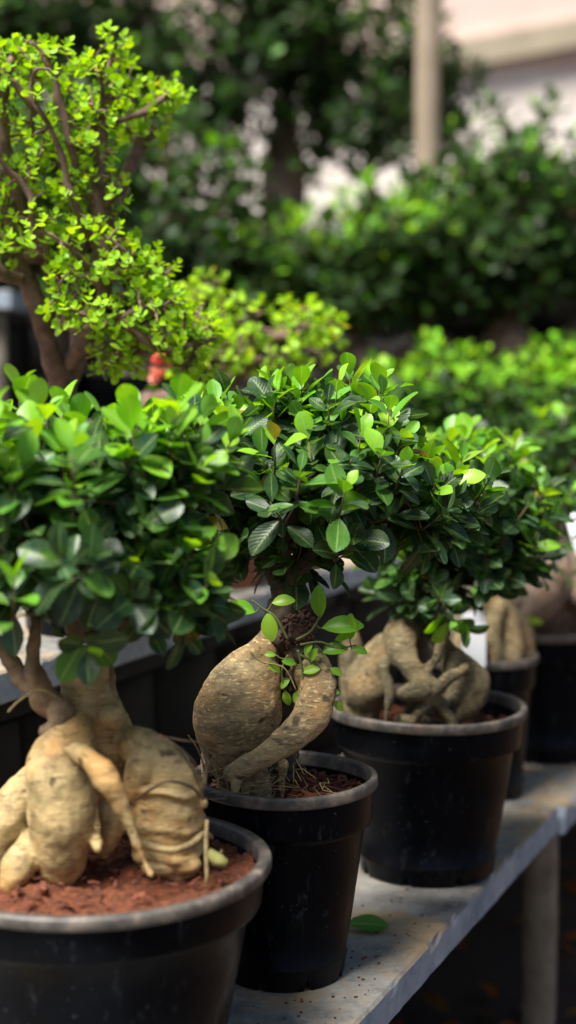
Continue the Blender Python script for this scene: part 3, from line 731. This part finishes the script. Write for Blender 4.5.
# ------------------------------------------------------------------ PLANT 3
Y3 = 2.47
b3, o3 = pot_place(428, 714, Y3, .154, .262, 'ficus bonsai with open tangled roots in the wide black pot right of centre', 14, rb=.104, soil=.222)
add_chips(b3, .145, .226, 300, 6, .007)
vs, fs = [], []
tubes([[(420, 610, Y3, 16), (402, 632, Y3 - .01, 18), (388, 655, Y3 - .02, 13), (372, 672, Y3 - .02, 10), (366, 692, Y3 - .03, 20), (368, 712, Y3 - .03, 14), (368, 745, Y3 - .03, 10)],
       [(408, 628, Y3 - .03, 15), (402, 648, Y3 - .06, 17), (412, 668, Y3 - .09, 12), (430, 690, Y3 - .10, 11), (441, 706, Y3 - .11, 8), (450, 722, Y3 - .11, 7), (452, 745, Y3 - .1, 6)],
       [(404, 694, Y3 - .12, 6), (420, 690, Y3 - .12, 10), (436, 686, Y3 - .1, 7)],
       [(426, 618, Y3 - .01, 13), (438, 640, Y3 - .03, 11), (458, 664, Y3 - .05, 14), (470, 680, Y3 - .06, 19), (468, 700, Y3 - .07, 17), (452, 718, Y3 - .08, 9), (440, 735, Y3 - .08, 7)],
       [(452, 665, Y3 - .05, 12), (456, 690, Y3 - .08, 12), (440, 704, Y3 - .1, 6)],
       [(414, 640, Y3 + .04, 16), (420, 690, Y3 + .05, 15), (420, 745, Y3 + .05, 14)],
       [(352, 640, Y3 + .04, 12), (350, 670, Y3 + .04, 12), (350, 740, Y3 + .04, 9)],
       [(400, 720, Y3 - .06, 8), (416, 720, Y3 - .08, 9), (432, 722, Y3 - .08, 6)],
       [(396, 640, Y3 - .05, 5), (384, 668, Y3 - .07, 5), (390, 695, Y3 - .08, 4), (386, 722, Y3 - .08, 4), (386, 745, Y3 - .08, 4)],
       [(446, 634, Y3 - .06, 5), (436, 656, Y3 - .08, 6), (424, 676, Y3 - .1, 5)], [(466, 668, Y3 - .09, 6), (446, 682, Y3 - .12, 6), (426, 704, Y3 - .12, 5), (412, 726, Y3 - .12, 4), (408, 745, Y3 - .12, 4)],
       [(384, 640, Y3 + .02, 9), (364, 655, Y3, 8), (352, 676, Y3 - .02, 8), (350, 700, Y3 - .02, 7), (350, 745, Y3 - .02, 6)],
       [(424, 615, Y3, 14), (428, 590, Y3, 12), (430, 570, Y3, 9)]], vs, fs, 16)
fused('caudex', vs, fs, M_CAU3, b3, .0038, 3, ((16, .007), (50, .003), (120, .001)), origin=o3)
base3 = [P(430, 580, Y3), P(432, 565, Y3), P(436, 550, Y3)]
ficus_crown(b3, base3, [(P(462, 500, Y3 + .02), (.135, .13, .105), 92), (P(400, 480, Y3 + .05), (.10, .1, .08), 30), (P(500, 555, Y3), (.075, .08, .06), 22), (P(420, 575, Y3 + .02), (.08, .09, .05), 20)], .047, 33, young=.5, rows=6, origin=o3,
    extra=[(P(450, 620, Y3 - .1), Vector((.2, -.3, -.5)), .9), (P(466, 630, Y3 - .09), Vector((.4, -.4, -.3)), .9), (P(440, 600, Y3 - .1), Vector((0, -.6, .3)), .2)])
# ------------------------------------------------------------------ PLANT 4, 5
Y4 = 2.92
b4, o4 = pot_place(478, 654, Y4, .112, .262, 'small ficus bonsai with a white tag, pot half hidden behind the wide pot', 18, rb=.084, soil=.225)
vs, fs = [], []
tubes([[(488, 590, Y4, 12), (500, 612, Y4, 18), (506, 640, Y4 - .03, 18), (506, 668, Y4 - .04, 14), (504, 700, Y4, 12)],
       [(494, 598, Y4, 10), (518, 622, Y4 + .01, 11), (524, 648, Y4, 12), (521, 690, Y4, 9)], [(500, 604, Y4 - .04, 7), (492, 630, Y4 - .07, 8), (498, 655, Y4 - .08, 6), (494, 690, Y4 - .07, 5)],
       [(484, 600, Y4, 12), (470, 630, Y4, 15), (462, 660, Y4, 13), (462, 700, Y4, 10)], [(488, 600, Y4, 10), (492, 560, Y4, 7)]], vs, fs, 14)
fused('caudex', vs, fs, M_CAU, b4, .005, 3, origin=o4)
ficus_crown(b4, [P(492, 570, Y4), P(494, 555, Y4), P(496, 540, Y4)], [(P(505, 520, Y4), (.13, .13, .095), 60)], .042, 44, young=.35, rows=4, origin=o4, extra=[(P(492, 566, Y4 - .12), Vector((.1, -.3, 1)), 1)])
# white plastic label stuck in its soil
t0 = P(474, 646, Y4 - .13); tv, tf = [], []
for s in (0, 1):
    for (x, z) in ((-.021, .06), (.021, .062), (.021, -.03), (.006, -.075), (-.006, -.075), (-.021, -.03)):
        tv.append(tuple(t0 - o4 + Vector((x, .0015 * s + z * .12, z))))
tf = [(0, 1, 2, 3, 4, 5), (11, 10, 9, 8, 7, 6)] + [(k, 6 + k, 6 + (k + 1) % 6, (k + 1) % 6) for k in range(6)]
tg = tag(obj('plant_tag', [tuple(Vector(v) + o4) for v in tv], tf, M_WHITE, None, sm=False), 'blank white plastic tag stuck in the soil behind the tangled roots', 'tag')
Y5 = 3.22
b5, o5 = pot_place(548, 634, Y5, .130, .262, 'ficus bonsai with smooth pinkish-grey swollen roots at the right edge', 23, rb=.10, soil=.235)
vs, fs = [], []
tubes([[(541, 520, Y5, 16), (531, 545, Y5 - .02, 23), (521, 578, Y5 - .04, 25), (512, 604, Y5 - .05, 18), (506, 622, Y5 - .05, 10), (504, 650, Y5, 8)],
       [(548, 540, Y5, 18), (548, 575, Y5 - .06, 24), (540, 604, Y5 - .07, 20), (528, 622, Y5 - .06, 10)],
       [(556, 560, Y5, 20), (582, 590, Y5 - .04, 22), (596, 612, Y5 - .04, 17), (600, 650, Y5, 12)],
       [(550, 530, Y5 + .02, 20), (556, 600, Y5 + .02, 30), (556, 650, Y5 + .02, 26)]], vs, fs, 16)
fused('caudex', vs, fs, M_CAUBG, b5, .006, 4, origin=o5)
ficus_crown(b5, [P(546, 525, Y5), P(550, 505, Y5), P(556, 490, Y5)], [(P(572, 455, Y5 + .03), (.17, .16, .095), 70)], .043, 55, young=.3, rows=4, origin=o5, extra=[(P(575, 568, Y5 - .15), Vector((.4, -.2, .6)), 1)])
lf = Leaves(); lf.add(P(518, 622, Y5 - .14), Vector((1, 0, .12)), Vector((0, -.6, .8)), .05, .022, (.35, .55, .04), 6, .2, .2)
tag(lf.build('fallen_leaf', M_JADE, None), 'lime green leaf lying on the rim of the rightmost pot', 'leaf')

cs = P(590, 560, 3.85); sk = thing('pale_spot_sack', (cs.x, cs.y, 0), 'white sack shape added for a pale spot behind the pinkish roots at the right edge', 'sack')  # sack shape added for an unidentified pale spot
vs, fs = [], []; tubes_ = [(0, .10), (.06, .125), (.2, .13), (.33, .12), (.40, .09), (.435, .04), (.45, .022), (.48, .04)]
p, r_ = spline([Vector((0, 0, z)) for z, _ in tubes_], [q for _, q in tubes_], 5); tube_geo(p, r_, 28, vs, fs)
for i_, v_ in enumerate(vs):
    n_ = Vector((v_.x, v_.y, 0)); v_ += n_ * (.10 * math.sin(math.atan2(v_.y, v_.x) * 9 + v_.z * 20) * (.3 + v_.z) + .2 * noise.noise(v_ * 14))
obj('bag', [tuple(v) for v in vs], fs, M_WHITE, sk)
ring_v, ring_f = tube_geo([Vector((.027 * math.cos(a * .5236), .027 * math.sin(a * .5236), .45)) for a in range(13)], .003, 6); obj('tie', [tuple(v) for v in ring_v], ring_f, M_ROOT, sk)

# ------------------------------------------------------------------ jade plants on the raised shelf
def jade(root, o, base_pts, blobs, Lf, seed, r_max, pairs=3, kill=.022, step=.012, terra=False, mind=.0225, extra_trunks=()):
    rnd = random.Random(seed); att = []
    for c, (rx, ry, rz), n in blobs:
        k = 0; tr = 0
        while k < n and tr < n * 30:
            tr += 1
            v = Vector((rnd.uniform(-1, 1), rnd.uniform(-1, 1), rnd.uniform(-1, 1)))
            if v.length > 1 or v.length < rnd.random() * .6: continue
            p = c + Vector((v.x * rx, v.y * ry, v.z * rz))
            if any((p - a).length < mind for a in att[-60:]): continue
            att.append(p); k += 1
    nodes, par, reach = grow(base_pts, att, step, kill, .25, 220)
    vs, fs = tree_mesh(nodes, par, reach, att, .0017, r_max, 7, 2.0, step * .18, rnd)
    for pts in extra_trunks: tubes([[(x_, y_, Y_, r_ * (.78 if r_ < 7.5 else .95)) for x_, y_, Y_, r_ in pts]], vs, fs, 12, 8)
    for v_ in vs:
        q_ = v_.copy(); v_ += Vector((noise.noise(q_ * 26), noise.noise(q_ * 26 + Vector((9, 0, 0))), noise.noise(q_ * 26 + Vector((0, 9, 0))))) * .006
        v_ += Vector((noise.noise(q_ * 110), noise.noise(q_ * 110 + Vector((9, 0, 0))), noise.noise(q_ * 110 + Vector((0, 9, 0))))) * .002
    obj('branches', local(vs, o), fs, M_JBARK, root)
    lv = Leaves()
    for a, r_ in zip(att, reach):
        ax = (a - nodes[r_]).normalized() if (a - nodes[r_]).length > 1e-4 else Vector((0, 0, 1))
        ax = (ax * .8 + Vector((rnd.uniform(-.4, .4), rnd.uniform(-.4, .4), .9))).normalized()
        s1 = ax.orthogonal().normalized(); s1.rotate(Matrix.Rotation(rnd.uniform(0, 6.3), 3, ax)); s2 = ax.cross(s1)
        top = max(0, min(1, rnd.random() + .2))
        for q in range(pairs):
            sd_ = s1 if q % 2 == 0 else s2
            for sg in (-1, 1):
                pit = R(30 + 22 * q + rnd.uniform(-12, 12)); rd = sd_ * sg
                d = ax * math.cos(pit) + rd * math.sin(pit); nn = ax * math.sin(pit) - rd * math.cos(pit)
                l = Lf * rnd.uniform(.7, 1.15) * (.7 + .15 * q)
                col = rnd.choice([(.27, .50, .03), (.34, .60, .04), (.42, .66, .06), (.20, .42, .025)])
                if rnd.random() < .015: col = (.6, .42, .03)
                lv.add(a - o + ax * (.006 - q * .006), d, nn, l, l * .80, col, 5, .22, rnd.uniform(-.15, .2), .6, round_=True)
    return lv.build('foliage', M_JADE, root)
YJ = 2.40
def on_upper(px, Y): c = P(px, 400, Y); return Vector((c.x, c.y, .3515))
oj = on_upper(96, YJ + .28)
j1 = thing('potted_jade', oj, 'tall bushy small-leaved jade plant with reddish branches, upper left', 'jade plant')
make_pot(j1, .155, .345, seed=31, rb=.12)
jb = [P(66, 405, YJ + .18), P(66, 385, YJ + .15), P(62, 372, YJ + .12)]
jbl = [(P(42, 105, YJ), (.120, .12, .105), 100), (P(18, 60, YJ), (.05, .08, .03), 24), (P(92, 120, YJ + .03), (.065, .09, .085), 50), (P(140, 112, YJ + .12), (.055, .07, .055), 34), (P(30, 215, YJ), (.10, .11, .08), 78),
       (P(100, 250, YJ - .02), (.085, .10, .055), 58), (P(150, 318, YJ - .03), (.075, .08, .06), 54), (P(85, 310, YJ - .04), (.06, .08, .035), 26), (P(-30, 150, YJ), (.06, .1, .2), 60), (P(95, 190, YJ), (.05, .08, .05), 24), (P(185, 345, YJ + .02), (.04, .07, .035), 22), (P(30, 45, YJ), (.03, .05, .012), 8), (P(168, 98, YJ + .1), (.025, .05, .02), 10), (P(122, 62, YJ + .08), (.02, .04, .03), 8), (P(120, 345, YJ), (.05, .06, .04), 26), (P(150, 285, YJ), (.05, .07, .05), 34), (P(118, 368, YJ + .02), (.04, .05, .02), 11), (P(198, 374, YJ + .04), (.035, .05, .02), 10), (P(62, 285, YJ - .05), (.03, .03, .03), 8), (P(178, 90, YJ + .1), (.02, .04, .015), 5), (P(110, 40, YJ + .03), (.03, .04, .015), 5), (P(205, 330, YJ), (.03, .05, .03), 12)]
jade(j1, oj, jb, jbl, .0160, 3, .012, extra_trunks=[
    [(66, 400, YJ + .15, 15), (60, 378, YJ + .12, 14), (50, 350, YJ + .08, 10.5), (38, 310, YJ + .04, 9.5), (22, 265, YJ + .02, 8.5), (10, 225, YJ, 7.5), (-2, 180, YJ, 6)],
    [(62, 390, YJ + .14, 13), (76, 362, YJ + .15, 12), (82, 335, YJ + .15, 10), (84, 300, YJ + .14, 9), (78, 250, YJ + .12, 7), (70, 200, YJ + .08, 6), (60, 160, YJ + .05, 5)],
    [(20, 278, YJ, 7), (6, 276, YJ - .03, 8), (-12, 262, YJ - .05, 8), (-40, 250, YJ - .05, 8)],
    [(82, 330, YJ + .12, 6), (68, 305, YJ + .05, 5), (52, 270, YJ, 4.5), (44, 230, YJ, 4)],
    [(60, 318, YJ - .03, 5), (78, 328, YJ - .05, 5), (110, 325, YJ - .05, 5), (135, 330, YJ - .05, 5.5), (165, 350, YJ - .04, 4.5), (195, 345, YJ - .02, 4), (215, 340, YJ, 3)],
    [(60, 160, YJ + .04, 5), (40, 120, YJ, 5), (15, 85, YJ - .02, 5), (-5, 88, YJ - .02, 4)],
    [(66, 165, YJ + .04, 5), (84, 135, YJ + .04, 5), (105, 110, YJ + .06, 4), (118, 70, YJ + .1, 3)],
    [(78, 255, YJ + .1, 5), (105, 220, YJ + .1, 6), (130, 165, YJ + .12, 5), (160, 130, YJ + .14, 4)]])
YK = 3.0
ok = on_upper(205, YK + .22)
j2 = thing('potted_jade', ok, 'lower blurred jade plant in a terracotta pot, behind the centre crown', 'jade plant')
make_pot(j2, .155, .335, seed=35, rb=.118, m=M_TERRA, mr=M_TERRA, terra=True, notch=False)
jade(j2, ok, [P(200, 420, YK + .1), P(205, 405, YK + .1), P(212, 392, YK + .1)], [(P(275, 335, YK), (.13, .14, .085), 74), (P(215, 350, YK), (.11, .12, .075), 44), (P(315, 325, YK), (.065, .1, .05), 22), (P(205, 290, YK + .1), (.05, .08, .04), 14)], .0185, 9, .012,
     kill=.03, step=.016, mind=.034, extra_trunks=[[(132, 412, YK, 12), (150, 404, YK - .02, 14), (178, 400, YK, 13), (205, 392, YK + .05, 11), (235, 378, YK + .05, 8), (260, 360, YK + .05, 6)]])
# pink-red flower behind the jade
of = on_upper(165, 3.0)
fl = thing('flowering_plant', of, 'small plant with a pink and red flower head seen through the jade branches', 'flower')
make_pot(fl, .05, .12, seed=2, seg=40, notch=False)
vs, fs = [], []; hc = P(164, 362, 3.0)
tube_geo([of + Vector((0, 0, .1)), of.lerp(hc, .6) + Vector((.01, 0, 0)), hc], [.004, .003, .0025], 7, vs, fs)
obj('stem', local(vs, of), fs, M_TWIG, fl)
lv = Leaves(); rnd = random.Random(7)
for hc_, n_ in ((P(164, 358, 3.0), 14), (P(160, 376, 2.99), 9), (P(172, 350, 3.01), 9)):
    for i in range(n_):
        v = Vector((rnd.gauss(0, 1), -abs(rnd.gauss(0, 1)), rnd.gauss(0, .8))).normalized()
        lv.add(hc_ - of, v, Vector((0, -.5, .8)),   .024, .022, rnd.choice([(.62, .04, .04), (.7, .16, .15), (.72, .32, .27), (.66, .22, .16)]), 4, .2, .2, round_=True)
lv.build('petals', M_JADE, fl)
lv = Leaves()
for i in range(18):
    a = rnd.uniform(0, 6.3); p = of.lerp(hc, rnd.uniform(.45, .9)) - of; lv.add(p, Vector((math.cos(a), math.sin(a), .4)), Vector((0, 0, 1)), .045, .02, rnd.choice(NEW), 4)
lv.build('foliage', M_JADE, fl)

# leaf on the bench, yellow leaves on the raised shelf
def loose(px, py, z, dx, dy, L, W, col, label, m=M_LEAF, curl=.3):
    p = on_z(px, py, z); l = Leaves(); l.add(Vector((0, 0, .010)), Vector((dx, dy, .03)), Vector((0, -.35, 1)), L, W, col, 8, .2, curl, .55)
    o = l.build('fallen_leaf', m, None); o.location = p; tag(o, label, 'leaf'); return o
loose(346, 930, .001, 1, -.12, .060, .036, (.05, .20, .02), 'glossy green fallen leaf lying on the front bench beside the focused pot', M_LEAF, .08)
loose(231, 582, .351, 1, .1, .036, .012, (.62, .42, .02), 'yellow fallen leaf on the raised shelf at the foot of the terracotta pot', M_JADE, .1)
loose(190, 592, .351, 1, -.1, .05, .026, (.55, .22, .03), 'curled orange dry leaf on the raised shelf behind the foreground leaves', M_DRY, .2)

rnd = random.Random(77); vs, fs = [], []
for i in range(900):     # crumbs of spilled soil
    p = S(rnd.uniform(-.5, 1.9), rnd.random() ** 1.4 * .45 + .02, .001); k = rnd.uniform(.0006, .0022)
    if noise.noise(p * 6) < -.05 and rnd.random() < .7: continue
    sphere_geo(p, k, vs, fs, 5, 3, (1.3, 1, .8))
tag(obj('soil_crumbs', [tuple(v) for v in vs], fs, M_SOIL, None), kind='stuff')
# ------------------------------------------------------------------ background plants
def bg_proto(name_label, seed, crown, L=.055, pot_r=.14, pot_h=.26, grp='blurred ficus bonsai lined up behind', young=.35, n=95, trunk_h=.2, far=True):
    o = Vector((0, 0, 0)); root = thing('potted_bonsai', (0, 0, 0), name_label, 'bonsai', grp)
    make_pot(root, pot_r, pot_h, seed=seed, seg=48, notch=False)
    rnd = random.Random(seed); vs, fs = [], []
    for k in range(5):
        a = k * 1.257 + rnd.uniform(-.4, .4); q = rnd.uniform(.04, .07); h = pot_h
        pts = [Vector((0, 0, h + trunk_h)), Vector((math.cos(a) * q * .5, math.sin(a) * q * .5, h + trunk_h * .75)), Vector((math.cos(a) * q, math.sin(a) * q, h + trunk_h * .4)), Vector((math.cos(a) * q * 1.1, math.sin(a) * q * 1.1, h - .05))]
        p, r_ = spline(pts, [.025, .035, rnd.uniform(.035, .05), .022], 5); tube_geo(p, r_, 12, vs, fs)
    fused('caudex', vs, fs, M_CAUBG, root, .009, 3, ((12, .01), (30, .004)))
    b0 = pot_h + trunk_h
    cz = b0 + crown[2] * .8
    ficus_crown(root, [Vector((0, 0, b0 - .02)), Vector((0, 0, b0 + .02))], [(Vector((0, 0, cz)), crown, n), (Vector((crown[0] * .5, 0, cz - crown[2] * .1)), (crown[0] * .6, crown[1] * .7, crown[2] * .7), n // 3), (Vector((-crown[0] * .55, -.03, cz)), (crown[0] * .55, crown[1] * .7, crown[2] * .75), n // 3)], L, seed, young=young, rows=3, r_max=.02, mleaf=M_LEAF_BG, n_leaf=(7, 10), seg=5)
    return root
pa_ = bg_proto('a', 61, (.29, .25, .25), n=130, trunk_h=.10)
pb_ = bg_proto('b', 67, (.31, .26, .30), young=.28, n=140, trunk_h=.12)
pd_ = bg_proto('c', 71, (.38, .30, .45), L=.06, young=.08, n=190, trunk_h=.24)
pf_ = bg_proto('e', 83, (.36, .30, .36), L=.06, young=.08, n=150, trunk_h=.58)
pe_ = bg_proto('d', 77, (.24, .24, .14), L=.052, pot_h=.20, young=.75, n=100, trunk_h=.03)
used = set()
def place(proto, px, Y, z, label, s=1.0, rz=0, group=None):
    r = proto if proto.name not in used else copy_tree(proto)
    used.add(proto.name)
    c = P(px, 300, Y); r.location = (c.x, c.y, z + .0015); r.rotation_euler = (0, 0, rz); r.scale = (s, s, s); r['label'] = label
    if group: r['group'] = group
    return r
X = Vector((1, 0, 0)); Yv = Vector((0, 1, 0))
def bench_x(e, d, a0, a1, z, depth, label, posts):
    b = thing('bench', (0, 0, 0), label, 'bench'); nb = Vector((-d.y, d.x, 0))
    n = max(1, round((a1 - a0) / 1.3)); st = (a1 - a0) / n
    for k in range(n): slab(b, e, a0 + st * k, a0 + st * (k + 1) - .005, 0, depth, z, .05, k + 20, step=.06, d=d, nb=nb)
    for a in posts:
        for q in (.08, depth - .08):
            v, f = [], []; box_geo(v, f, e + d * a + nb * q, d, nb, .08, .08, GZ, z - .051, a); obj('post', v, f, M_POST, b)
dc = Vector((math.cos(R(8)), math.sin(R(8)), 0))
# middle row
bench_x(Vector((-.62, 4.72, 0)) - dc * 1.3, dc, 0, 3.9, .46, .55, 'blurred concrete bench under the middle row of ficus', (.1, 1.4, 2.5, 3.8))
wall('stone_wall', Vector((-3, 5.5, 0)), X, Yv, 0, 6.5, GZ, 1.06, 0, .2, 'dark stone retaining wall between the middle row and the back row')  # added so the gaps below the middle row stay dark
mg = 'blurred ficus bonsai in the middle row'
for i, (px, Y, s, pr, lab, z) in enumerate(((135, 4.9, 1.2, pb_, 'dark blurred ficus directly behind the upper left jade plant', .46), (250, 4.95, .95, pa_, 'dark blurred ficus above the lower jade plant, middle row', .46),
        (358, 5.0, 1.06, pa_, 'blurred ficus in the middle row, left of the beige post foot', .46), (430, 5.05, 1.12, pa_, 'blurred ficus just under the beige post, middle row', .46),
        (505, 5.1, 1.2, pb_, 'tall blurred ficus right of the beige post, under the pale wall', .46), (595, 5.15, 1.22, pb_, 'tall blurred ficus cut by the right edge, middle row', .46), (50, 5.0, 1.25, pb_, 'dark blurred ficus hidden behind the trunk side of the upper left jade', .46))):
    place(pr, px, Y, z, lab, s, i * 1.3, mg)
# back row, higher
bench_x(Vector((-2.2, 5.86, 0)), X, 0, 3.2, .93, .6, 'high blurred bench carrying the dark back row of bonsai', (.2, 1.6, 3.0))
bgp = 'large dark blurred bonsai in the back row'
for i, (px, Y, s, pr, lab, z) in enumerate(((-40, 6.1, 1.18, pd_, 'dark large bonsai cut by the left edge behind the jade top', .93), (70, 6.1, 1.16, pd_, 'dark large bonsai above the jade plant, back row', .93), (168, 6.05, 1.0, pd_, 'dark large bonsai right of the jade top, back row', .93),
        (283, 6.1, 1.0, pf_, 'large back row bonsai whose dark trunk stands between two bright gaps', .93), (372, 6.1, 1.0, pd_, 'large back row bonsai nearest the beige post', .93))):
    place(pr, px, Y, z, lab, s, 2 + i * 1.9, bgp)
# nearer row at right on the raised shelf
ng = 'bright blurred ficus at the right on the raised shelf'
for i, (px, Y, s, lab) in enumerate(((440, 4.0, 1.0, 'bright blurred ficus just behind the right crowns, left one of two'), (560, 4.35, 1.0, 'bright blurred ficus at the right edge above the pinkish roots'))):
    place(pe_, px, Y, .355, lab, s, 4 + i, ng)
# high slab at far left behind the jade
bench_x(Vector((-1.9, 4.25, 0)), Vector((1, .02, 0)).normalized(), 0, 1.17, .985, .5, 'high grey shelf end seen behind the jade trunk at the left edge', (.1, 1.1))
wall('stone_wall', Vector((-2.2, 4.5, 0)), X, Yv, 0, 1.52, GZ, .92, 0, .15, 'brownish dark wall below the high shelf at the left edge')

# ------------------------------------------------------------------ far structure
pb0 = P(427, 170, 5.75); post = thing('post', (pb0.x, pb0.y, GZ), 'beige upright post rising behind the hedge of bonsai', 'post')
v, f = [], []; box_geo(v, f, Vector((0, 0, 0)), X, Yv, .085, .085, 0, 4.0, 3, 16); obj('shaft', v, f, simple('beige_post_paint', (.22, .165, .115), (.36, .28, .20), 6, .7), post)
v, f = [], []; box_geo(v, f, Vector((0, 0, 0)), X, Yv, .13, .13, -.02, .12, 4, 3); obj('base', v, f, M_CONC, post)
bl = thing('building', (0, 12, GZ), 'pale pinkish building with a sloping beam along its wall, far behind', 'building')
def bx(name, x0, x1, y0, y1, z0, z1, m, tilt=0):
    v = [(x0, y0, z0), (x1, y0, z0 + tilt), (x1, y1, z0 + tilt), (x0, y1, z0), (x0, y0, z1), (x1, y0, z1 + tilt), (x1, y1, z1 + tilt), (x0, y1, z1)]
    return obj(name, v, [(0, 3, 2, 1), (4, 5, 6, 7), (0, 1, 5, 4), (1, 2, 6, 5), (2, 3, 7, 6), (3, 0, 4, 7)], m, bl, sm=False)
M_PINK = simple('pink_plaster', (.62, .46, .40), (.74, .57, .50), 2, .9, .1); M_WHW = simple('white_plaster', (.74, .65, .58), (.80, .72, .66), 2, .9, .1)
bx('wall', -7, 7, .2, .6, 0, 6.5, M_WHW); bx('upper_wall', -7, 7, .17, .198, 3.5, 6.5, M_PINK, 0)
bx('beam', .6, 6.6, .08, .165, 3.35, 3.55, simple('weathered_beam', (.30, .25, .17), (.42, .36, .26), 4), 1.1)
bx('plinth', -7, 7, -.1, .19, 0, .4, M_CONC)
